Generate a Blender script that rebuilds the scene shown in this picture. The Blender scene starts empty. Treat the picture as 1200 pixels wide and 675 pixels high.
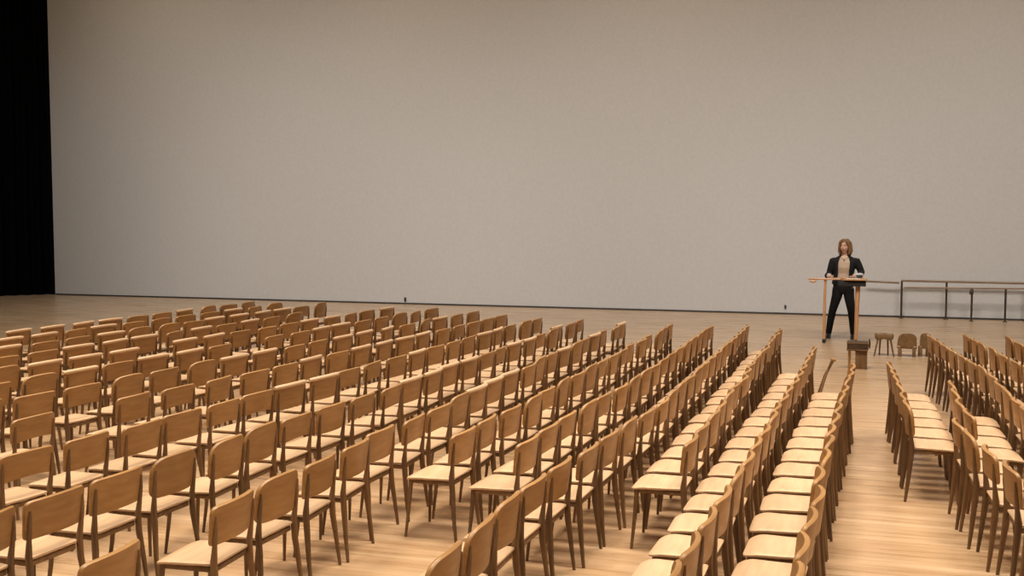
import bpy, bmesh, math, random
from mathutils import Vector, Matrix
random.seed(11)
C = bpy.context.scene.collection
R = math.radians
PI = math.pi

# ------------------------------------------------------------------ materials
def new_mat(name):
    m = bpy.data.materials.new(name); m.use_nodes = True
    nt = m.node_tree
    return m, nt, nt.nodes['Principled BSDF']

def flat(name, col, rough=0.6, metal=0.0, spec=0.5):
    m, nt, b = new_mat(name)
    b.inputs['Base Color'].default_value = (*col, 1)
    b.inputs['Roughness'].default_value = rough
    b.inputs['Metallic'].default_value = metal
    b.inputs['Specular IOR Level'].default_value = spec
    return m

def wood(name, c1, c2, rough=0.45, scale=(3, 40, 40), vary=0.12, coat=0.0):
    """fine streaked grain in object space plus a small per-object tint"""
    m, nt, b = new_mat(name)
    N, L = nt.nodes, nt.links
    tc = N.new('ShaderNodeTexCoord'); mp = N.new('ShaderNodeMapping')
    mp.inputs['Scale'].default_value = scale
    oi = N.new('ShaderNodeObjectInfo')
    L.new(tc.outputs['Object'], mp.inputs['Vector'])
    nz = N.new('ShaderNodeTexNoise'); nz.noise_dimensions = '4D'
    nz.inputs['Scale'].default_value = 1.0; nz.inputs['Detail'].default_value = 4
    sc = N.new('ShaderNodeMath'); sc.operation = 'MULTIPLY'; sc.inputs[1].default_value = 37.0
    L.new(oi.outputs['Random'], sc.inputs[0]); L.new(sc.outputs[0], nz.inputs['W'])
    L.new(mp.outputs[0], nz.inputs['Vector'])
    rp = N.new('ShaderNodeValToRGB')
    rp.color_ramp.elements[0].position = 0.3; rp.color_ramp.elements[0].color = (*c1, 1)
    rp.color_ramp.elements[1].position = 0.72; rp.color_ramp.elements[1].color = (*c2, 1)
    L.new(nz.outputs['Fac'], rp.inputs[0])
    mr = N.new('ShaderNodeMapRange')
    mr.inputs['To Min'].default_value = 1 - vary; mr.inputs['To Max'].default_value = 1 + vary
    L.new(oi.outputs['Random'], mr.inputs['Value'])
    hs = N.new('ShaderNodeHueSaturation')
    L.new(mr.outputs[0], hs.inputs['Value']); L.new(rp.outputs[0], hs.inputs['Color'])
    L.new(hs.outputs[0], b.inputs['Base Color'])
    b.inputs['Roughness'].default_value = rough
    b.inputs['Coat Weight'].default_value = coat
    b.inputs['Coat Roughness'].default_value = 0.25
    return m

M_PLY   = wood('plywood', (0.32, 0.160, 0.050), (0.43, 0.235, 0.084), 0.42, (4, 30, 30), 0.10, 0.15)  # backrest shading is partly put into this darker brown
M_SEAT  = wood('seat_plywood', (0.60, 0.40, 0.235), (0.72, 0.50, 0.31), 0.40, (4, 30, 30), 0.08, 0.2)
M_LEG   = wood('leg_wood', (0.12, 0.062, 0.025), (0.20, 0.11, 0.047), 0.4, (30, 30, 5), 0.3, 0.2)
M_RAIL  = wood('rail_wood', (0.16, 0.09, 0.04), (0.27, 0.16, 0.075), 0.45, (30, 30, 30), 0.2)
M_FOOT  = flat('rubber_foot', (0.02, 0.018, 0.016), 0.7)
M_POLE  = wood('pole_wood', (0.50, 0.24, 0.10), (0.62, 0.33, 0.15), 0.4, (30, 30, 4), 0.05, 0.2)
M_DARKW = wood('dark_wood', (0.05, 0.03, 0.018), (0.12, 0.07, 0.035), 0.45, (8, 30, 30), 0.1)
M_BOXW  = wood('crate_wood', (0.17, 0.09, 0.04), (0.28, 0.16, 0.075), 0.5, (30, 30, 5), 0.1)
M_TOYW  = wood('small_chair_wood', (0.17, 0.095, 0.038), (0.27, 0.155, 0.066), 0.5, (20, 20, 20), 0.08)
M_BARRE = wood('barre_wood', (0.17, 0.10, 0.05), (0.30, 0.19, 0.10), 0.45, (5, 30, 30), 0.1)
M_POST  = flat('post_metal', (0.075, 0.055, 0.038), 0.4, 0.5)
M_PAPER = flat('paper', (0.75, 0.70, 0.62), 0.7)
M_CUP   = flat('cup_glaze', (0.06, 0.065, 0.08), 0.25)
M_SKIN  = flat('skin', (0.58, 0.33, 0.22), 0.5)
M_LIP   = flat('lip', (0.36, 0.10, 0.08), 0.45)
M_TEETH = flat('teeth', (0.75, 0.68, 0.6), 0.35)
M_EYE   = flat('eye', (0.03, 0.02, 0.015), 0.25)
M_JACK  = flat('jacket_cloth', (0.014, 0.013, 0.013), 0.85, spec=0.2)
M_TROU  = flat('trouser_cloth', (0.009, 0.008, 0.008), 0.8, spec=0.2)
M_SHIRT = flat('top_cloth', (0.50, 0.36, 0.25), 0.85, spec=0.2)
M_SHOE  = flat('shoe_leather', (0.012, 0.011, 0.011), 0.35)
M_CUFF  = flat('cuff_cloth', (0.62, 0.57, 0.5), 0.8)
M_CHAIN = flat('necklace_metal', (0.25, 0.15, 0.07), 0.35, 0.8)
M_BASE  = flat('baseboard_dark', (0.035, 0.027, 0.022), 0.6)
M_PLUG  = flat('plug_black', (0.02, 0.02, 0.02), 0.6)

def hair_mat():
    m, nt, b = new_mat('hair'); N, L = nt.nodes, nt.links
    tc = N.new('ShaderNodeTexCoord'); mp = N.new('ShaderNodeMapping'); mp.inputs['Scale'].default_value = (90, 90, 7)
    nz = N.new('ShaderNodeTexNoise'); nz.inputs['Scale'].default_value = 1; nz.inputs['Detail'].default_value = 3
    rp = N.new('ShaderNodeValToRGB')
    rp.color_ramp.elements[0].position = .35; rp.color_ramp.elements[0].color = (0.09, 0.042, 0.018, 1)
    rp.color_ramp.elements[1].position = .7;  rp.color_ramp.elements[1].color = (0.36, 0.19, 0.085, 1)
    L.new(tc.outputs['Object'], mp.inputs[0]); L.new(mp.outputs[0], nz.inputs['Vector']); L.new(nz.outputs['Fac'], rp.inputs[0])
    L.new(rp.outputs[0], b.inputs['Base Color']); b.inputs['Roughness'].default_value = .45
    return m
M_HAIR = hair_mat()

def floor_mat():
    m, nt, b = new_mat('wood_strip_floor'); N, L = nt.nodes, nt.links
    tc = N.new('ShaderNodeTexCoord')
    br = N.new('ShaderNodeTexBrick')
    br.offset = 0.37; br.offset_frequency = 2
    br.inputs['Color1'].default_value = (0.0, 0.0, 0.0, 1)
    br.inputs['Color2'].default_value = (1, 1, 1, 1)
    br.inputs['Mortar'].default_value = (0.35, 0.35, 0.35, 1)
    br.inputs['Scale'].default_value = 1.0
    br.inputs['Mortar Size'].default_value = 0.0012
    br.inputs['Brick Width'].default_value = 1.5
    br.inputs['Row Height'].default_value = 0.085
    L.new(tc.outputs['Object'], br.inputs['Vector'])
    # streaks running along the strips
    mp = N.new('ShaderNodeMapping'); mp.inputs['Scale'].default_value = (0.9, 14, 1)
    L.new(tc.outputs['Object'], mp.inputs[0])
    nz = N.new('ShaderNodeTexNoise'); nz.inputs['Scale'].default_value = 1; nz.inputs['Detail'].default_value = 6; nz.inputs['Roughness'].default_value = .62
    L.new(mp.outputs[0], nz.inputs['Vector'])
    # wide worn patches
    mp2 = N.new('ShaderNodeMapping'); mp2.inputs['Scale'].default_value = (0.55, 0.9, 1)
    L.new(tc.outputs['Object'], mp2.inputs[0])
    nz2 = N.new('ShaderNodeTexNoise'); nz2.inputs['Scale'].default_value = 1; nz2.inputs['Detail'].default_value = 3
    L.new(mp2.outputs[0], nz2.inputs['Vector'])
    # board to board tone
    a1 = N.new('ShaderNodeMath'); a1.operation = 'MULTIPLY_ADD'; a1.inputs[1].default_value = 0.14; a1.inputs[2].default_value = -0.07
    L.new(br.outputs['Color'], a1.inputs[0])
    a2 = N.new('ShaderNodeMath'); a2.operation = 'ADD'
    L.new(a1.outputs[0], a2.inputs[0]); L.new(nz.outputs['Fac'], a2.inputs[1])
    a3 = N.new('ShaderNodeMath'); a3.operation = 'MULTIPLY_ADD'; a3.inputs[1].default_value = 0.35; 
    L.new(nz2.outputs['Fac'], a3.inputs[0]); L.new(a2.outputs[0], a3.inputs[2])
    rp = N.new('ShaderNodeValToRGB')
    e = rp.color_ramp.elements
    e[0].position = 0.42; e[0].color = (0.36, 0.215, 0.108, 1)
    e[1].position = 0.95; e[1].color = (0.61, 0.44, 0.28, 1)
    k = e.new(0.66); k.color = (0.48, 0.315, 0.178, 1)
    L.new(a3.outputs[0], rp.inputs[0])
    L.new(rp.outputs[0], b.inputs['Base Color'])
    mr = N.new('ShaderNodeMapRange'); mr.inputs['From Min'].default_value = .3; mr.inputs['From Max'].default_value = .7
    mr.inputs['To Min'].default_value = 0.24; mr.inputs['To Max'].default_value = 0.36
    L.new(nz.outputs['Fac'], mr.inputs[0]); L.new(mr.outputs[0], b.inputs['Roughness'])
    b.inputs['Specular IOR Level'].default_value = 0.5
    bp = N.new('ShaderNodeBump'); bp.inputs['Strength'].default_value = 0.05; bp.inputs['Distance'].default_value = 0.01
    L.new(nz.outputs['Fac'], bp.inputs['Height']); L.new(bp.outputs[0], b.inputs['Normal'])
    return m

def wall_mat():
    m, nt, b = new_mat('painted_screen_wall'); N, L = nt.nodes, nt.links
    tc = N.new('ShaderNodeTexCoord')
    nz = N.new('ShaderNodeTexNoise'); nz.inputs['Scale'].default_value = 14; nz.inputs['Detail'].default_value = 6
    L.new(tc.outputs['Object'], nz.inputs['Vector'])
    rp = N.new('ShaderNodeValToRGB')
    rp.color_ramp.elements[0].position = .3; rp.color_ramp.elements[0].color = (0.50, 0.475, 0.44, 1)
    rp.color_ramp.elements[1].position = .7; rp.color_ramp.elements[1].color = (0.535, 0.51, 0.475, 1)
    L.new(nz.outputs['Fac'], rp.inputs[0]); L.new(rp.outputs[0], b.inputs['Base Color'])
    b.inputs['Roughness'].default_value = 0.9; b.inputs['Specular IOR Level'].default_value = .1
    return m

def curtain_mat():
    m, nt, b = new_mat('black_velvet'); N, L = nt.nodes, nt.links
    tc = N.new('ShaderNodeTexCoord'); mp = N.new('ShaderNodeMapping'); mp.inputs['Scale'].default_value = (30, 30, .6)
    nz = N.new('ShaderNodeTexNoise'); nz.inputs['Scale'].default_value = 1
    rp = N.new('ShaderNodeValToRGB')
    rp.color_ramp.elements[0].color = (0.0018, 0.0018, 0.002, 1); rp.color_ramp.elements[1].color = (0.006, 0.0055, 0.006, 1)
    L.new(tc.outputs['Object'], mp.inputs[0]); L.new(mp.outputs[0], nz.inputs['Vector']); L.new(nz.outputs['Fac'], rp.inputs[0])
    L.new(rp.outputs[0], b.inputs['Base Color']); b.inputs['Roughness'].default_value = 1; b.inputs['Specular IOR Level'].default_value = 0
    return m

# ------------------------------------------------------------------ helpers
def obj(name, bm, mat, parent=None, smooth=True):
    bmesh.ops.recalc_face_normals(bm, faces=bm.faces)
    me = bpy.data.meshes.new(name); bm.to_mesh(me); bm.free()
    me.materials.append(mat)
    if smooth:
        for p in me.polygons: p.use_smooth = True
        try: me.set_sharp_from_angle(angle=R(42))
        except Exception: pass
    o = bpy.data.objects.new(name, me); C.objects.link(o)
    if parent: o.parent = parent
    return o

def tag(o, label=None, cat=None, group=None, kind=None):
    if label: o['label'] = label
    if cat: o['category'] = cat
    if group: o['group'] = group
    if kind: o['kind'] = kind
    return o

def thing(name, label, cat, loc=(0, 0, 0), rz=0, group=None):
    o = bpy.data.objects.new(name, None); C.objects.link(o)
    o.empty_display_size = 0.1
    o.location = loc; o.rotation_euler = (0, 0, rz)
    return tag(o, label, cat, group)

def box(bm, x0, x1, y0, y1, z0, z1, bev=0.0):
    r = bmesh.ops.create_cube(bm, size=1)
    vs = r['verts']
    for v in vs:
        v.co = Vector(((x0 + x1) / 2 + v.co.x * (x1 - x0), (y0 + y1) / 2 + v.co.y * (y1 - y0), (z0 + z1) / 2 + v.co.z * (z1 - z0)))
    if bev > 0:
        es = set()
        for v in vs: es.update(v.link_edges)
        bmesh.ops.bevel(bm, geom=list(es), offset=bev, segments=2, affect='EDGES', profile=.5)
    return bm

def tube(bm, pts, rads, n=8, caps=True, flat_=1.0):
    """swept tube; rads: radius or (rx, ry) per point"""
    pts = [Vector(p) for p in pts]
    rings = []
    up = Vector((0, 1, 0))
    for i, p in enumerate(pts):
        d = (pts[min(i + 1, len(pts) - 1)] - pts[max(i - 1, 0)]).normalized()
        u = up - d * up.dot(d)
        if u.length < 1e-3: u = Vector((1, 0, 0)) - d * d.x
        u.normalize(); w = d.cross(u)
        r = rads[i]
        rx, ry = (r, r) if not isinstance(r, (tuple, list)) else r
        rings.append([bm.verts.new(p + w * math.cos(2 * PI * k / n) * rx + u * math.sin(2 * PI * k / n) * ry) for k in range(n)])
    for a, b in zip(rings, rings[1:]):
        for k in range(n):
            bm.faces.new((a[k], a[(k + 1) % n], b[(k + 1) % n], b[k]))
    if caps:
        bm.faces.new(rings[0][::-1]); bm.faces.new(rings[-1])
    return bm

def plate(bm, outline, fmap, thick, edge=0.006, rings=(0.35, 0.7, 0.92)):
    """rounded-edge panel: outline [(a,b)], fmap(a,b)->(point, normal)"""
    ca = sum(a for a, b in outline) / len(outline); cb = sum(b for a, b in outline) / len(outline)
    n = len(outline)
    def surf(sign):
        rs = []
        p, nn = fmap(ca, cb); cen = bm.verts.new(p + nn * sign * thick / 2)
        for r in rings + (1.0,):
            off = thick / 2 if r < 1 else thick / 2 - edge
            row = []
            for a, b in outline:
                aa, bb = ca + (a - ca) * r, cb + (b - cb) * r
                p, nn = fmap(aa, bb); row.append(bm.verts.new(p + nn * sign * off))
            rs.append(row)
        for k in range(n): bm.faces.new((cen, rs[0][k], rs[0][(k + 1) % n]))
        for a_, b_ in zip(rs, rs[1:]):
            for k in range(n): bm.faces.new((a_[k], b_[k], b_[(k + 1) % n], a_[(k + 1) % n]))
        return rs[-1]
    t, u = surf(1), surf(-1)
    for k in range(n): bm.faces.new((t[k], u[k], u[(k + 1) % n], t[(k + 1) % n]))
    return bm

def rounded(corners, seg=5, sub=5):
    """corners: [(a,b,radius)] -> outline with arcs (quadratic) and subdivided edges"""
    out = []; n = len(corners)
    for i in range(n):
        p = Vector(corners[i][:2]); r = corners[i][2]
        pa = Vector(corners[i - 1][:2]); pb = Vector(corners[(i + 1) % n][:2])
        s = p + (pa - p).normalized() * r; e = p + (pb - p).normalized() * r
        for k in range(seg + 1):
            t = k / seg
            out.append(tuple(s * (1 - t) ** 2 + p * 2 * t * (1 - t) + e * t * t))
        nx = corners[(i + 1) % n]
        e2 = Vector(nx[:2]) + (p - Vector(nx[:2])).normalized() * nx[2]
        for k in range(1, sub): out.append(tuple(e.lerp(e2, k / sub)))
    return out

def copy_tree(root):
    r = root.copy(); C.objects.link(r)
    for ch in root.children:
        c = ch.copy(); C.objects.link(c); c.parent = r
        for g in ch.children:
            d = g.copy(); C.objects.link(d); d.parent = c
    return r

# ------------------------------------------------------------------ the setting
YW = 25.8
bm = bmesh.new(); box(bm, -34, 14, -6, YW + 0.15, -0.12, 0.0)
tag(obj('floor', bm, floor_mat(), smooth=False), kind='structure')
bm = bmesh.new(); box(bm, -21.72, 14, YW, YW + 0.2, 0.0, 11.0)
tag(obj('wall_back', bm, wall_mat(), smooth=False), kind='structure')
bm = bmesh.new(); box(bm, -21.7, 14, YW - 0.02, YW - 0.001, 0.0, 0.038)
tag(obj('baseboard_back', bm, M_BASE, smooth=False), kind='structure')

# black stage curtain hanging at the left end of the wall
bm = bmesh.new()
P0, P1 = Vector((-21.80, YW + 0.1)), Vector((-26.8, 20.6))
n = 260; dirv = (P1 - P0).normalized(); nrm = Vector((-dirv.y, dirv.x)); LEN = (P1 - P0).length
rows = []
for zi, z in enumerate([0.015, 0.6, 2, 4, 6.5, 9, 11]):
    row = []
    for i in range(n + 1):
        s = i / n * LEN
        amp = 0.075 + 0.03 * math.sin(s * 1.7)
        off = amp * math.sin(s * 2 * PI / 0.34 + 0.8 * math.sin(s * 1.3) + 0.1 * z) + 0.02 * math.sin(s * 23 + z)
        p = P0 + dirv * s + nrm * off
        row.append((bm.verts.new((p.x, p.y, z)), bm.verts.new((p.x + nrm.x * .008, p.y + nrm.y * .008, z))))
    rows.append(row)
for a, b in zip(rows, rows[1:]):
    for i in range(n):
        for s in (0, 1): bm.faces.new((a[i][s], a[i + 1][s], b[i + 1][s], b[i][s]))
for row in (rows[0], rows[-1]):
    for i in range(n): bm.faces.new((row[i][0], row[i][1], row[i + 1][1], row[i + 1][0]))
for i in (0, n):
    for a, b in zip(rows, rows[1:]): bm.faces.new((a[i][0], a[i][1], b[i][1], b[i][0]))
tag(obj('stage_curtain', bm, curtain_mat()), 'tall black pleated stage curtain hanging at the left end of the grey wall', 'curtain')

# ------------------------------------------------------------------ plywood chair
def seat_bm(w=0.42, d0=-0.18, d1=0.19, zt=0.44):
    bm = bmesh.new()
    out = rounded([(-w / 2 + .025, d0, .03), (w / 2 - .025, d0, .03), (w / 2, d1, .085), (-w / 2, d1, .085)], 6, 5)
    def f(a, b):
        t = (b - d0) / (d1 - d0)
        z = zt - 0.012 * (1 - (2 * a / w) ** 2) * (1 - abs(2 * t - .9)) - 0.02 * max(0, t - .72) ** 2 / .08 + 0.006 * (1 - t)
        return Vector((a, b, z - 0.013)), Vector((0, 0, 1))
    return plate(bm, out, f, 0.024, 0.007)

BACKS = {'square': (0.535, 0.752, .045, .010, .006), 'round': (0.515, 0.762, .105, .020, .0), 'low': (0.560, 0.748, .05, .014, .028), 'rail': (0.535, 0.735, .03, .008, .006)}
def back_y(a, b, w=0.46):
    return -0.196 - (b - 0.5) * 0.12 + 0.045 * (2 * a / w) ** 2
def back_bm(kind):
    bm = bmesh.new(); w = 0.46
    z0, z1, r, arch, low = BACKS[kind]
    lo_r = .07 if kind == 'round' else .03
    cs = [(-w / 2 + .012, z0, lo_r), (w / 2 - .012, z0, lo_r), (w / 2, z1, r), (-w / 2, z1, r)]
    out = []
    for a, b in rounded(cs, 6, 7):
        t = (b - z0) / (z1 - z0); q = 1 - (2 * a / w) ** 2
        b += (arch * q * t if t > .5 else low * q * (1 - t))
        out.append((a, b))
    def f(a, b):
        nx = -0.045 * 8 * a / (w * w)
        n = Vector((nx, 1, 0.12)).normalized()
        return Vector((a, back_y(a, b), b)), n
    return plate(bm, out, f, 0.026, 0.011, (0.3, 0.6, 0.85, 0.96))
def rail_bm():
    bm = bmesh.new(); w = .47
    pts = [(w * (k / 10 - .5), back_y(w * (k / 10 - .5), .74), .742 + .010 * (1 - (k / 5 - 1) ** 2)) for k in range(11)]
    tube(bm, pts, [(.017, .020)] + [(.021, .026)] * 9 + [(.017, .020)], 10)
    return bm

def rear_leg(s):
    bm = bmesh.new()
    x = 0.200 * s
    tube(bm, [(x * 1.09, -0.218, 0.0), (x * 1.05, -0.200, 0.16), (x * .96, -0.182, 0.34), (x * .96, -0.176, 0.45), (x * .99, back_y(x, .54) - .020, 0.54), (x, back_y(x, .62) - .020, 0.62), (x * .99, back_y(x, .70) - .016, 0.70)],
         [(.010, .011), (.014, .016), (.016, .022), (.016, .022), (.014, .014), (.013, .011), (.008, .006)], 8)
    return bm
def front_leg(s):
    bm = bmesh.new()
    tube(bm, [(0.206 * s, 0.176, 0.0), (0.184 * s, 0.160, 0.2), (0.172 * s, 0.145, 0.418)], [.010, .014, .018], 8)
    return bm
def frame_bm():
    bm = bmesh.new()
    for s in (-1, 1): box(bm, s * .17 - .009, s * .17 + .009, -.162, .142, .386, .414, .003)
    box(bm, -.165, .165, .138, .156, .388, .414, .003)
    box(bm, -.165, .165, -.172, -.154, .386, .414, .003)
    return bm

PROTO = {}
SHARED = {}
def chair_mesh(key, bmf, mat):
    if key not in SHARED:
        o = obj(key[0], bmf(), mat); SHARED[key] = o.data; bpy.data.objects.remove(o)
    return SHARED[key]

def make_chair(kind):
    t = thing('plywood_chair', 'x', 'chair')
    def part(name, key, bmf, mat):
        o = bpy.data.objects.new(name, chair_mesh((name, key), bmf, mat)); C.objects.link(o); o.parent = t
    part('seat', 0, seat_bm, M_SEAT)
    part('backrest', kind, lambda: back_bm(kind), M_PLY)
    if kind == 'rail': part('top_rail', 0, rail_bm, M_SEAT)
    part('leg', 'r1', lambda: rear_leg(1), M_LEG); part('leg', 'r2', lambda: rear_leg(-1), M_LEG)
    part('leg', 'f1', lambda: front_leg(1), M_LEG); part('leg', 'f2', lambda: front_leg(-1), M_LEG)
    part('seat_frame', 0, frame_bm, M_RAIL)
    return t

# rows: (side, row name, [(y, x)...] polyline of the line of back tops, first y, last y, step)
ROWS = [
 (-1, 'first',  [(4.0, -.24), (7, -.19), (10, -.12), (12.3, -.02)], 4.30, 12.1, .49),
 (-1, 'second', [(4.0, -.76), (6, -.70), (8, -.63), (10.5, -.56), (13.6, -.47)], 4.15, 13.4, .49),
 (-1, 'third',  [(7.0, -1.09), (8, -1.06), (15, -1.0)], 7.55, 15.1, .50),
 (-1, 'fourth', [(4.0, -1.74), (6, -1.78), (7.5, -1.64), (9, -1.53), (15.5, -1.46)], 4.62, 15.4, .49),
 (-1, 'fifth',  [(7, -2.14), (8.5, -2.10), (10, -1.99), (15.5, -1.93)], 7.20, 15.5, .50),
 (-1, 'sixth',  [(7, -2.67), (8.4, -2.60), (15.6, -2.52)], 7.34, 15.6, .50),
 (-1, 'seventh', [(4, -3.23), (15.6, -3.2)], 4.18, 15.6, .504),
 (-1, 'eighth', [(4.4, -4.24), (6.5, -4.12), (9, -3.98), (15.6, -3.86)], 4.49, 15.6, .504),
 (-1, 'ninth',  [(5.5, -5.15), (10, -4.8), (16, -4.5)], 5.35, 15.7, .51),
 (-1, 'tenth',  [(6.5, -6.02), (10, -5.6), (16, -5.15)], 6.35, 16.2, .53),
 (-1, 'eleventh', [(7.3, -6.75), (16, -5.85)], 7.2, 16.8, .54),
 (-1, 'twelfth', [(8, -7.45), (17, -6.6)], 8.05, 16.9, .54),
 (-1, 'thirteenth', [(9, -8.1), (17, -7.35)], 8.9, 16.9, .55),
 (-1, 'fourteenth', [(9.5, -8.8), (17, -8.1)], 9.65, 15.6, .55),
 (-1, 'fifteenth', [(10, -9.45), (17, -8.8)], 10.4, 17.3, .55),
 (-1, 'sixteenth', [(11, -10.05), (17, -9.5)], 11.1, 16.9, .56),
 (-1, 'seventeenth', [(11.6, -10.6), (17, -10.15)], 11.9, 17.2, .56),
 (1, 'first',  [(8.4, .40), (10, .36), (12.2, .30)], 9.45, 12.1, .48),
 (1, 'second', [(5.9, 1.08), (7, .93), (8.1, .76), (8.85, .68), (9.1, .805), (11.2, .80)], 5.86, 11.1, .48),
 (1, 'third',  [(7, 1.46), (8.5, 1.30), (9.5, 1.24), (11.5, 1.21), (15.2, .82)], 8.4, 15.0, .50),
 (1, 'fourth', [(9, 1.77), (11.5, 1.66), (15.2, 1.285)], 10.6, 15.1, .50),
 (1, 'fifth',  [(11, 2.14), (15.2, 1.735)], 12.9, 15.1, .50),
 (1, 'sixth',  [(14, 2.23), (15.2, 2.21)], 14.7, 15.2, .50),
]
# chairs nobody sits near: (side, row) -> indices left empty, as in the photo
GAPS = {(-1, 'seventh'): [1], (-1, 'tenth'): [2], (-1, 'thirteenth'): [4], (-1, 'twelfth'): [7]}
ORD = ['first', 'second', 'third', 'fourth', 'fifth', 'sixth', 'seventh', 'eighth', 'ninth', 'tenth', 'eleventh', 'twelfth', 'thirteenth', 'fourteenth']
KINDS = ['square', 'round', 'low', 'rail']
PROTO = {}
def poly(pts, y):
    if y <= pts[0][0]: (a, b), (c, d) = pts[0], pts[1]
    else:
        for (a, b), (c, d) in zip(pts, pts[1:]):
            if y <= c: break
    return b + (d - b) * (y - a) / (c - a), (d - b) / (c - a)
n_ch = 0
for side, rn, pts, y0, y1, st in ROWS:
    ys = []; y = y0
    while y <= y1 + 1e-6: ys.append(y); y += st
    ys = [yy for i, yy in enumerate(ys) if i not in GAPS.get((side, rn), [])]
    for i, y in enumerate(ys):
        x, sl = poly(pts, y)
        loose = 1.0 if (side < 0 and rn not in ('first', 'second', 'third', 'fourth', 'fifth')) else 0.35
        x += random.gauss(0, .018) * loose; yy = y + random.gauss(0, .006 if st > .505 else .002) * loose
        x = x - .0
        yaw = math.atan(-sl) * .6 + R(random.gauss(0, 3.8)) * loose
        if loose == 1.0 and random.random() < .14: yaw += R(random.choice([-1, 1]) * random.uniform(5, 8))
        lim = R(2.6 if st < .505 else 6.5); yaw = max(-lim, min(lim, yaw))
        kd = random.choices(KINDS, [5, 4, 4, 0] if y < 8.8 or side > 0 or x > -3 else [3, 1, 2, 5])[0]
        if kd not in PROTO: o = PROTO[kd] = make_chair(kd)
        else: o = copy_tree(PROTO[kd])
        o.location = (x + side * .213, yy, 0)
        o.rotation_euler = (0, 0, (PI / 2 if side < 0 else -PI / 2) + yaw)
        if i < len(ys) - 1 - i: w_ = ('' if i == 0 else ORD[i] + ' from the ') ; end = 'near end'
        else: j = len(ys) - 1 - i; w_ = ('' if j == 0 else ORD[j] + ' from the '); end = 'far end'
        pos = (w_ + end) if w_ else 'at the ' + end
        look = {'square': 'square-backed', 'round': 'round-backed', 'low': 'low-backed', 'rail': 'rail-topped'}[kd]
        o['label'] = f"{look} plywood chair {pos} of the {rn} row {'left' if side < 0 else 'right'} of the aisle"
        o['category'] = 'chair'
        o['group'] = f"plywood chairs in rows {'left' if side < 0 else 'right'} of the aisle"
        n_ch += 1
print('chairs', n_ch)

# ------------------------------------------------------------------ lectern, box, little stools
LX, LY = -0.46, 20.35
t = thing('lectern', 'slim two-post wooden lectern with a thin wide top in front of the person', 'lectern', (LX, LY, 0))
def at(x0, x1, y0, y1, z0, z1, bev=.004):
    b = bmesh.new(); box(b, x0, x1, y0, y1, z0, z1, bev); return b
XL, XR = -0.14, 0.42
bm = bmesh.new()
tube(bm, [(XL, 0, 0.045), (XL, 0, .6), (XL + .005, 0, 1.12)], [.026, .024, .022], 12)
p = obj('post', bm, M_POLE, t)
bm = bmesh.new(); tube(bm, [(XL, -.1, .03), (XL, 0, .045), (XL, .34, .03)], [(.03, .024), (.034, .034), (.03, .024)], 10)
tag(obj('foot', bm, M_FOOT, t))
bm = bmesh.new()
tube(bm, [(XR - .02, 0, 0.04), (XR - .01, 0, .55), (XR, 0, 1.03)], [.030, .036, .042], 12)
obj('post', bm, M_POLE, t)
bm = bmesh.new(); tube(bm, [(XR - .02, -.1, .03), (XR - .02, 0, .045), (XR - .02, .34, .03)], [(.03, .024), (.04, .034), (.03, .024)], 10)
obj('foot', bm, M_FOOT, t)
# top: a plank that is narrow on the left and widens on the right
bm = bmesh.new()
out = rounded([(-.44, -.035, .02), (.14, -.05, .02), (.20, -.15, .03), (.56, -.15, .03), (.58, .30, .03), (-.02, .30, .05), (-.12, .06, .03), (-.44, .045, .02)], 3, 3)
plate(bm, out, lambda a, b: (Vector((a, b, 1.135 + .0 * a)), Vector((0, 0, 1))), .03, .008)
top = obj('top_board', bm, M_POLE, t)
obj('tray', at(.08, .555, -.11, .22, 1.02, 1.117, .01), M_FOOT, t)
bm = bmesh.new(); tube(bm, [(-.40, -.04, 1.10), (-.34, -.04, 1.085), (-.29, -.04, 1.11)], [.02, .026, .016], 8)
obj('hook', bm, M_POLE, t)

# papers and a dark cup on the top board
bm = bmesh.new(); box(bm, -.12, .12, -.09, .09, 0, .006, .001)
o = tag(obj('paper_sheet', bm, M_PAPER), 'white paper lying on the lectern top', 'paper'); o.location = (LX + .34, LY - .04, 1.151); o.rotation_euler = (0, 0, R(6))
t = thing('bowl', 'small dark bowl standing on the right of the lectern top', 'bowl', (LX + .44, LY + .045, 1.157))
bm = bmesh.new(); rs = []
prof = [(0, 0), (.03, 0), (.05, .02), (.062, .055), (.057, .055), (.045, .022), (0, .008)]
for r_, z_ in prof: rs.append([bm.verts.new((r_ * math.cos(2 * PI * k / 20), r_ * math.sin(2 * PI * k / 20), z_)) for k in range(20)] if r_ > 0 else [bm.verts.new((0, 0, z_))])
for a, b in zip(rs, rs[1:]):
    for k in range(20):
        if len(a) == 1: bm.faces.new((a[0], b[k], b[(k + 1) % 20]))
        elif len(b) == 1: bm.faces.new((a[k], a[(k + 1) % 20], b[0]))
        else: bm.faces.new((a[k], a[(k + 1) % 20], b[(k + 1) % 20], b[k]))
obj('bowl_body', bm, M_CUP, t)

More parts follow.
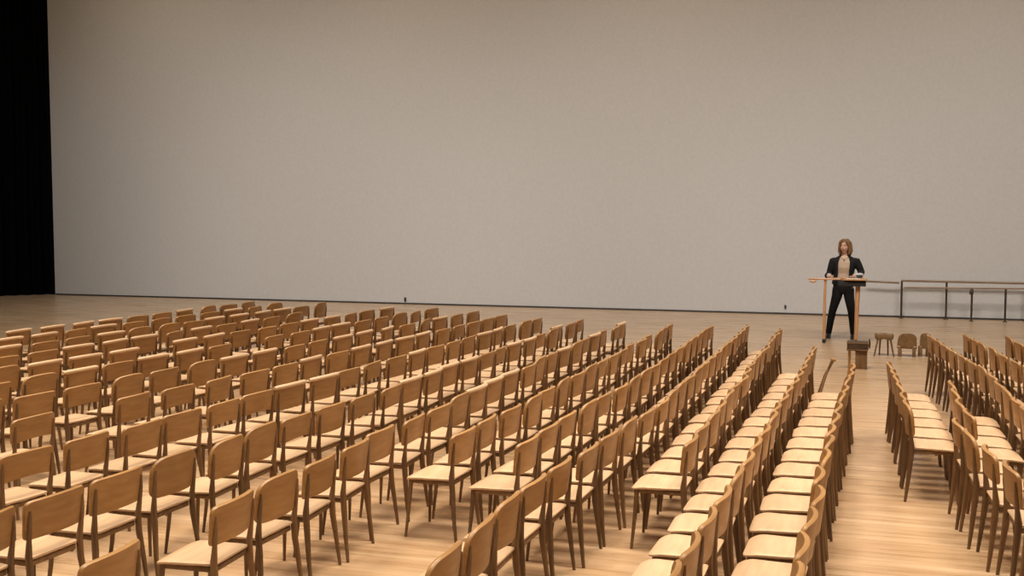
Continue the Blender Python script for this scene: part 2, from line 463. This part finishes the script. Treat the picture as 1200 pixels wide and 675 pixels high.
# dark-topped wooden box in the aisle in front of the lectern
t = thing('wooden_box', 'small wooden box with a dark banded lid on the floor before the lectern', 'box', (-0.02, 17.1, 0))
obj('body', at(-.03, .14, -.11, .11, 0, .27, .006), M_BOXW, t)
lid = obj('lid', at(-.15, .15, -.13, .13, .27, .40, .01), M_DARKW, t)
bm = bmesh.new()
for z in (.285, .385): box(bm, -.153, .153, -.133, .133, z - .008, z + .008, .002)
obj('band', bm, M_BOXW, lid)
bm = bmesh.new(); tube(bm, [(-.115, -.09, 0), (-.115, -.09, .27)], [.016, .018], 8); obj('leg', bm, M_PLY, t)
bm = bmesh.new(); tube(bm, [(-.115, .09, 0), (-.115, .09, .27)], [.016, .018], 8); obj('leg', bm, M_PLY, t)
bm = bmesh.new(); tube(bm, [(.165, 0, .30), (.172, 0, .36), (.165, 0, .44)], [.012, .014, .01], 8); box(bm, .148, .166, -.012, .012, .33, .36); obj('latch', bm, M_DARKW, t)

# slender folding stand
t = thing('folding_stand', 'narrow brown folding stand on the floor at the far end of the aisle chairs', 'stand', (-.37, 14.1, 0), R(8))
for s in (-1, 1):
    bm = bmesh.new(); tube(bm, [(-.09 * 1 - .02, .09 * s, 0), (-.02, .03 * s, .3), (.07, -.05 * s, .50)], [.014, .016, .014], 8); obj('leg', bm, M_RAIL, t)
bm = bmesh.new(); box(bm, .045, .095, -.08, .08, .485, .51, .006); obj('crossbar', bm, M_PLY, t)

# three small low seats beyond the right-hand rows
t = thing('low_stool', 'low brown stool with a wavy padded top and splayed legs, leftmost small seat', 'stool', (.385, 18.75, 0), R(0), None)
bm = bmesh.new(); out = rounded([(-.14, -.1, .05), (.14, -.1, .05), (.15, .1, .05), (-.15, .1, .05)], 5, 4)
plate(bm, out, lambda a, b: (Vector((a, b, .315 + .008 * math.cos(a * 38) )), Vector((0, 0, 1))), .09, .025); obj('seat', bm, M_TOYW, t)
for sx in (-1, 1):
    for sy in (-1, 1):
        bm = bmesh.new(); tube(bm, [(.15 * sx * (1 if sy < 0 else .45), .12 * sy, 0), (.095 * sx * (1 if sy < 0 else .6), .07 * sy, .285)], [.011, .016], 8); obj('leg', bm, M_LEG, t)
def small_chair(label, loc, w, rz):
    t = thing('small_chair', label, 'chair', loc, rz)
    bm = bmesh.new(); out = rounded([(-w * .5, .13, .01), (w * .5, .13, .01), (w * .5, .38, w * .36), (-w * .42, .385, w * .42)], 7, 4)
    plate(bm, out, lambda a, b: (Vector((a, -.10 + .12 * (a / w) ** 2 - (b - .13) * .12, b)), Vector((0, -1, 0))), .02, .006); obj('backrest', bm, M_TOYW, t)
    bm = bmesh.new(); out = rounded([(-w * .48, -.1, .02), (w * .48, -.1, .02), (w * .48, .13, .05), (-w * .48, .13, .05)], 5, 3)
    plate(bm, out, lambda a, b: (Vector((a, b, .165)), Vector((0, 0, 1))), .02, .006); obj('seat', bm, M_SEAT, t)
    for s in (-1, 1):
        obj('leg', at(s * w * .36 - .024, s * w * .36 + .024, -.105, -.06, 0, .158, .005), M_RAIL, t)
        obj('leg', at(s * w * .36 - .02, s * w * .36 + .02, .06, .10, 0, .158, .005), M_RAIL, t)
small_chair('small low brown chair with a broad sloped round back, beyond the right rows', (.74, 18.8, 0), .30, R(-6))
small_chair('small low narrow chair with an arched back, beside the end of the right rows', (1.00, 18.9, 0), .16, R(4))

# ------------------------------------------------------------------ wall barre rails
def barre(label, posts, x0, x1, y, z, rr, lz, brackets):
    t = thing('barre', label, 'rail', (posts[0] if posts else x0, y, 0))
    ox = t.location.x
    bm = bmesh.new(); tube(bm, [(x0 - ox, 0, z + lz[0]), ((x0 + x1) / 2 - ox, 0, z + (lz[0] + lz[1]) / 2), (x1 - ox, 0, z + lz[1])], [rr] * 3, 12); obj('rail', bm, M_BARRE, t)
    for px in posts:
        zz = z + lz[0] + (lz[1] - lz[0]) * (px - x0) / (x1 - x0)
        bm = bmesh.new(); tube(bm, [(px - ox, 0, 0.008), (px - ox, 0, zz - rr * .5)], [.022, .022], 10); obj('post', bm, M_POST, t)
        bm = bmesh.new(); tube(bm, [(px - ox, 0, 0), (px - ox, 0, .012)], [.05, .045], 14); obj('base_plate', bm, M_POST, t)
    for px in brackets:
        bm = bmesh.new(); box(bm, px - ox - .05, px - ox + .03, -.035, .035, z - .13, z - .03, .01); obj('bracket', bm, M_POST, t)
    return t
barre('upper brown wooden barre on thin metal posts along the foot of the wall', [.865, 1.78, 3.36], .845, 4.9, 25.55, .81, .024, (.02, 0), [])
barre('lower thin brown barre just in front of the upper one', [2.27, 2.93], .90, 4.9, 25.30, .705, .016, (-.01, .03), [2.27])
barre('single dark barre running from behind the person to the first metal post', [], .1, .815, 25.56, .795, .022, (.01, -.015), [])

for (x, z, w, lab) in ((-11.0, .12, .05, 'tiny black plug low on the wall left of the middle'), (-1.62, .17, .04, 'tiny black plug low on the wall left of the person')):
    bm = bmesh.new(); box(bm, -w / 2, w / 2, -.03, 0, -w, w, .006); box(bm, -w * .3, w * .3, -.05, -.02, -w * .4, w * .6, .004)
    o = tag(obj('wall_plug', bm, M_PLUG), lab, 'wall plug'); o.location = (x, YW - .0005, z)

# ------------------------------------------------------------------ the person
def loft(bm, secs, n=20, caps=True):
    """secs: [(cx,cy,cz,rx,ry)] horizontal elliptical sections, or with 6th = tilt"""
    rings = [[bm.verts.new((cx + rx * math.cos(2 * PI * k / n), cy + ry * math.sin(2 * PI * k / n), cz)) for k in range(n)] for cx, cy, cz, rx, ry in secs]
    for a, b in zip(rings, rings[1:]):
        for k in range(n): bm.faces.new((a[k], a[(k + 1) % n], b[(k + 1) % n], b[k]))
    if caps: bm.faces.new(rings[0][::-1]); bm.faces.new(rings[-1])
def ell(bm, c, r, u=20, v=14, rot=None):
    m = Matrix.Translation(c) @ (rot if rot else Matrix.Identity(4)) @ Matrix.Diagonal((*r, 1))
    bmesh.ops.create_uvsphere(bm, u_segments=u, v_segments=v, radius=1, matrix=m)
def fuse(name, bm, mat, parent, vox, smooth_it=2):
    """fuse overlapping volumes into one continuous surface"""
    bmesh.ops.recalc_face_normals(bm, faces=bm.faces)
    me = bpy.data.meshes.new('tmp'); bm.to_mesh(me); bm.free()
    o = bpy.data.objects.new('tmp', me); C.objects.link(o)
    md = o.modifiers.new('r', 'REMESH'); md.mode = 'VOXEL'; md.voxel_size = vox; md.use_smooth_shade = True
    if smooth_it:
        s = o.modifiers.new('s', 'SMOOTH'); s.iterations = smooth_it; s.factor = .5
    dg = bpy.context.evaluated_depsgraph_get()
    me2 = bpy.data.meshes.new_from_object(o.evaluated_get(dg)); me2.name = name
    bpy.data.objects.remove(o)
    me2.materials.clear(); me2.materials.append(mat)
    for p in me2.polygons: p.use_smooth = True
    q = bpy.data.objects.new(name, me2); C.objects.link(q); q.parent = parent
    return q

# local frame: person faces -Y (towards the seats); +X is the viewer's right
per = thing('person', 'person with light brown hair in a black jacket and beige top standing behind the lectern', 'person', (-0.30, 21.15, 0), R(-3))
per.scale = (1.045,) * 3
S = 1.0
LFx, RFx = -.235, .185          # feet
hipz, shz = .92, 1.42
hd = Vector((.015, -.01, 1.625))  # head centre
# arm joints (viewer's left / viewer's right)
aL = [(-.185, .0, 1.40), (-.235, .0, 1.22), (-.27, -.12, 1.16), (-.235, -.34, 1.19)]
aR = [(.205, .0, 1.40), (.265, .03, 1.15), (.24, -.14, 1.165), (.19, -.34, 1.19)]
aL = [(-.175, .0, 1.395), (-.24, .03, 1.13), (-.255, -.22, 1.115), (-.20, -.42, 1.122)]
aR = [(.205, .0, 1.395), (.30, .04, 1.17), (.29, -.2, 1.125), (.20, -.42, 1.122)]
bm = bmesh.new()
# torso
loft(bm, [(0.0, 0, .86, .13, .10), (0, 0, .95, .155, .115), (0, 0, 1.06, .13, .10), (.005, 0, 1.14, .122, .095), (.01, 0, 1.25, .145, .11), (.015, .005, 1.36, .17, .105), (.015, .01, 1.42, .155, .085), (.015, .01, 1.455, .07, .06)])
# neck
tube(bm, [(.015, .012, 1.42), (.015, .005, 1.49), (.015, -.005, 1.56)], [.056, .05, .052], 16)
# head: cranium, face, jaw, nose, ears
turn = Matrix.Rotation(R(-14), 4, 'Z')
def H(x, y, z): return hd + (turn @ Vector((x, y, z)))
ell(bm, H(0, .018, .028), (.076, .095, .092), rot=turn)
ell(bm, H(0, -.022, -.03), (.064, .072, .088), rot=turn)
ell(bm, H(0, -.050, -.088), (.034, .032, .026), rot=turn)
ell(bm, H(0, -.098, -.022), (.012, .020, .016), rot=turn)
tube(bm, [H(0, -.086, .018), H(0, -.100, -.020)], [.008, .011], 8)
ell(bm, H(0, -.078, .030), (.05, .016, .012), rot=turn)
for s in (-1, 1):
    ell(bm, H(.076 * s, .01, -.012), (.010, .018, .030), rot=turn)
    ell(bm, H(.036 * s, -.070, -.030), (.02, .018, .018), rot=turn)
ell(bm, H(0, -.088, -.060), (.026, .012, .007), rot=turn)
# arms + hands
def hand(bm, wrist, tip_dir, side):
    d = Vector(tip_dir).normalized(); up = Vector((0, 0, 1)); w = d.cross(up).normalized(); u = w.cross(d).normalized()
    base = Vector(wrist)
    palm = base + d * .045
    mt = Matrix((( w.x, d.x, u.x, 0), (w.y, d.y, u.y, 0), (w.z, d.z, u.z, 0), (0, 0, 0, 1)))
    ell(bm, palm, (.040, .050, .016), rot=mt)
    for i, (off, L_) in enumerate(((-.033, .060), (-.011, .074), (.011, .069), (.032, .054))):
        r0 = palm + d * .036 + w * off * side
        r1 = w * off * side * .25; k1 = r0 + d * L_ * .45 + u * .008 + r1 * .5; k2 = r0 + d * L_ * .78 + u * .001 + r1 * .8; k3 = r0 + d * L_ * .97 - u * .010 + r1
        tube(bm, [r0 - d * .01, k1, k2, k3], [.0088, .0082, .0076, .0062], 8)
    th = base + d * .02 - w * .033 * side
    tube(bm, [th, th + d * .028 - w * .022 * side, th + d * .055 - w * .026 * side - u * .006], [.011, .010, .008], 8)
for A, sd in ((aL, 1), (aR, -1)):
    tube(bm, [A[0], tuple(Vector(A[0]).lerp(Vector(A[1]), .5)), A[1], tuple(Vector(A[1]).lerp(Vector(A[2]), .5)), A[2], A[3]], [.052, .047, .041, .039, .034, .025], 14)
    hand(bm, A[3], (.10 * sd, -1, -.02), sd)
# legs
LEG = []
for fx, hx in ((LFx, -.085), (RFx, .09)):
    kn = ((hx + fx) / 2 + .01 * (1 if fx > 0 else -1), -.015, .49)
    LEG.append((hx, fx, kn))
    tube(bm, [(hx, 0, .90), (hx * .8 + kn[0] * .2, -.005, .75), kn, ((kn[0] + fx) / 2, .012, .32), (fx, .01, .10)], [.085, .078, .054, .052, .036], 16)
    ell(bm, (fx, -.06, .045), (.040, .115, .034))
body = fuse('body', bm, M_SKIN, per, .0042, 2)
# beige top
bm = bmesh.new()
loft(bm, [(0, 0, .97, .160, .118), (0, 0, 1.02, .150, .117), (0, 0, 1.07, .145, .118), (.005, 0, 1.15, .138, .113), (.01, -.004, 1.25, .158, .130), (.015, 0, 1.35, .180, .118), (.015, .008, 1.415, .155, .094), (.015, .012, 1.445, .085, .070)])
fuse('beige_top', bm, M_SHIRT, per, .009)
# trousers
bm = bmesh.new()
loft(bm, [(0, .004, .80, .150, .10), (0, .004, .88, .172, .122), (0, .004, .95, .172, .124), (0, .002, 1.04, .160, .124)])
for hx, fx, kn in LEG:
    tube(bm, [(hx, 0, .88), (hx * .8 + kn[0] * .2, -.005, .75), kn, ((kn[0] + fx) / 2, .012, .32), (fx, .01, .085)], [.097, .090, .067, .062, .052], 18)
fuse('trousers', bm, M_TROU, per, .009)
# jacket: shell open at the front plus sleeves
bm = bmesh.new()
secs = [(0, .005, .955, .198, .150, 44), (0, .004, 1.03, .186, .145, 40), (.004, .003, 1.13, .172, .140, 36), (.01, .002, 1.24, .185, .150, 34), (.015, .006, 1.34, .203, .140, 31), (.015, .010, 1.400, .190, .112, 26), (.015, .013, 1.432, .140, .096, 30), (.015, .016, 1.455, .098, .086, 35), (.015, .018, 1.478, .085, .080, 44)]
n = 40; T = []
for cx, cy, cz, rx, ry, gap in secs:
    ro = []; ri = []
    for k in range(n + 1):
        an = R(-90 + gap) + (2 * PI - 2 * R(gap)) * k / n
        ro.append(bm.verts.new((cx + rx * math.cos(an), cy + ry * math.sin(an), cz)))
        ri.append(bm.verts.new((cx + (rx - .024) * math.cos(an), cy + (ry - .024) * math.sin(an), cz)))
    T.append((ro, ri))
for (a, a2), (b, b2) in zip(T, T[1:]):
    for k in range(n):
        bm.faces.new((a[k], a[k + 1], b[k + 1], b[k])); bm.faces.new((a2[k + 1], a2[k], b2[k], b2[k + 1]))
    bm.faces.new((a[0], b[0], b2[0], a2[0])); bm.faces.new((a[n], a2[n], b2[n], b[n]))
for ro, ri in (T[0], T[-1]):
    for k in range(n): bm.faces.new((ro[k], ri[k], ri[k + 1], ro[k + 1]))
for A in (aL, aR):
    s0 = Vector(A[0]); s1 = Vector(A[1]); s2 = Vector(A[2]); s3 = s2.lerp(Vector(A[3]), .72) if A is aL else s2
    tube(bm, [s0 + Vector((-.03 if A is aL else .0, 0, .01)) * 0, s0.lerp(s1, .35), s0.lerp(s1, .75), s1, s1.lerp(s2, .5), s2, s3], [.058, .064, .061, .058, .055, .051, .046], 16)
    ell(bm, s0 + Vector((-.01 if A is aR else .01, 0, -.028)), (.066, .062, .058))
fuse('jacket', bm, M_JACK, per, .009)
for A in (aL, aR):
    s2 = Vector(A[2]); s3 = Vector(A[3]); bm = bmesh.new()
    tube(bm, [s2.lerp(s3, .66 if A is aL else -.12), s2.lerp(s3, .92)], [.043 if A is aL else .05, .038], 16); obj('cuff', bm, M_CUFF, per)
for hx, fx, kn in LEG:
    bm = bmesh.new(); ell(bm, (fx, -.065, .045), (.048, .128, .040)); ell(bm, (fx, .015, .07), (.050, .056, .064)); box(bm, fx - .042, fx + .042, -.185, .062, 0, .022, .006)
    fuse('shoe', bm, M_SHOE, per, .008, 1)
# hair
bm = bmesh.new()
ell(bm, H(0, .028, .045), (.090, .100, .088), rot=turn)
def lock(pts, r): tube(bm, [H(*p) for p in pts], r, 12)
for s in (-1, 1):
    lock([(.020 * s, -.030, .118), (.070 * s, -.038, .075), (.088 * s, -.030, .010), (.089 * s, -.020, -.06), (.084 * s, -.014, -.12), (.070 * s, -.012, -.155)], [.020, .026, .022, .021, .020, .010])
    lock([(.02 * s, .02, .118), (.078 * s, .02, .06), (.095 * s, .022, -.01), (.098 * s, .024, -.09), (.088 * s, .025, -.165)], [.03, .034, .032, .032, .014])
    lock([(.04 * s, .07, .08), (.068 * s, .09, 0), (.074 * s, .09, -.09), (.068 * s, .075, -.17)], [.04, .042, .042, .02])
lock([(0, .08, .08), (0, .105, 0), (0, .10, -.09), (0, .09, -.175)], [.04, .05, .05, .02])
lock([(.025, -.040, .120), (-.030, -.066, .098), (-.068, -.062, .045)], [.014, .015, .010])
lock([(.025, -.040, .120), (.058, -.062, .085), (.078, -.058, .030)], [.014, .018, .014])
fuse('hair', bm, M_HAIR, per, .0065, 9)
# face details
for s in (-1, 1):
    bm = bmesh.new(); ell(bm, H(.030 * s, -.080, .008), (.0115, .009, .0048), 12, 8, turn); e_ = obj('eye', bm, M_TEETH, per)
    bm = bmesh.new(); ell(bm, H(.030 * s, -.0872, .008), (.0055, .004, .0055), 10, 8, turn); obj('iris', bm, M_EYE, e_)
    bm = bmesh.new(); tube(bm, [H(.015 * s, -.093, .028), H(.032 * s, -.091, .033), H(.048 * s, -.080, .027)], [.0018, .0026, .0015], 6); obj('eyebrow', bm, M_HAIR, per)
bm = bmesh.new(); tube(bm, [H(-.028, -.083, -.052), H(-.014, -.094, -.058), H(0, -.098, -.060), H(.014, -.094, -.058), H(.028, -.083, -.052)], [.003, .0065, .0075, .0065, .003], 10); obj('lips', bm, M_LIP, per)
bm = bmesh.new(); tube(bm, [H(-.018, -.0965, -.0575), H(0, -.1025, -.0600), H(.018, -.0965, -.0575)], [.0018, .0034, .0018], 8); obj('teeth', bm, M_TEETH, per)
bm = bmesh.new()
pts = [(.015 + .055 * math.sin(a), -.060 - .062 * math.cos(a) * .9, 1.40 + .035 * (1 - math.cos(a)) - .0) for a in [R(d) for d in range(-90, 91, 15)]]
tube(bm, pts, [.0025] * len(pts), 6); ell(bm, (.015, -.122, 1.388), (.010, .006, .012), 10, 6)
obj('necklace', bm, M_CHAIN, per)

# ------------------------------------------------------------------ light
def area(name, loc, sx, sy, power, col, target=None):
    l = bpy.data.lights.new(name, 'AREA'); l.shape = 'RECTANGLE'; l.size = sx; l.size_y = sy; l.energy = power; l.color = col
    o = bpy.data.objects.new(name, l); C.objects.link(o); o.location = loc
    if target: o.rotation_euler = (Vector(target) - Vector(loc)).to_track_quat('-Z', 'Y').to_euler()
    return o
WARM = (1.0, 0.86, 0.70)
for y, p in ((2.5, 205), (8, 215), (14, 185)):
    for x in (-12.5, -7, -1.5, 3):
        o = area('ceiling_lamp', (x, y, 10.5), 2.6, 2.6, p * (.66 if x > 0 and y < 5 else .85 if y < 5 and x < -5 else 1), WARM); o.data.spread = R(88)
for x in (-16, -9, -2, 5):      # unseen fill lights added to brighten the lower wall
    o = area('added_wall_fill', (x, 13.5, 11.0), 4.0, 3.0, 195, (1.0, 0.965, 0.935), (x, YW, -0.6)); o.data.spread = R(74)
for x in (-18, -11, -4, 3, 10):   # warm fill added to tint the upper wall, no real fixtures
    o = area('added_warm_wall_fill', (x, 20.0, 13.0), 3.0, 0.8, 42, (1.0, 0.74, 0.46), (x, YW, 7.6)); o.data.spread = R(95)
w = bpy.data.worlds.new('World'); bpy.context.scene.world = w; w.use_nodes = True
w.node_tree.nodes['Background'].inputs[0].default_value = (1.0, 0.92, 0.84, 1)
w.node_tree.nodes['Background'].inputs[1].default_value = 0.035

# ------------------------------------------------------------------ camera
cam = bpy.data.cameras.new('camera'); co = bpy.data.objects.new('camera', cam); C.objects.link(co)
cam.sensor_width = 36; cam.lens = 1293 / 1200 * 36; cam.clip_end = 200
co.location = (0, 0, 2.3); co.rotation_euler = (R(90 - 3.8714), 0, R(17.5557))
sc = bpy.context.scene
sc.camera = co
sc.view_settings.view_transform = 'Standard'; sc.view_settings.look = 'None'
sc.view_settings.exposure = 0.0; sc.view_settings.gamma = 1.0
try: sc.view_settings.use_curve_mapping = False
except Exception: pass
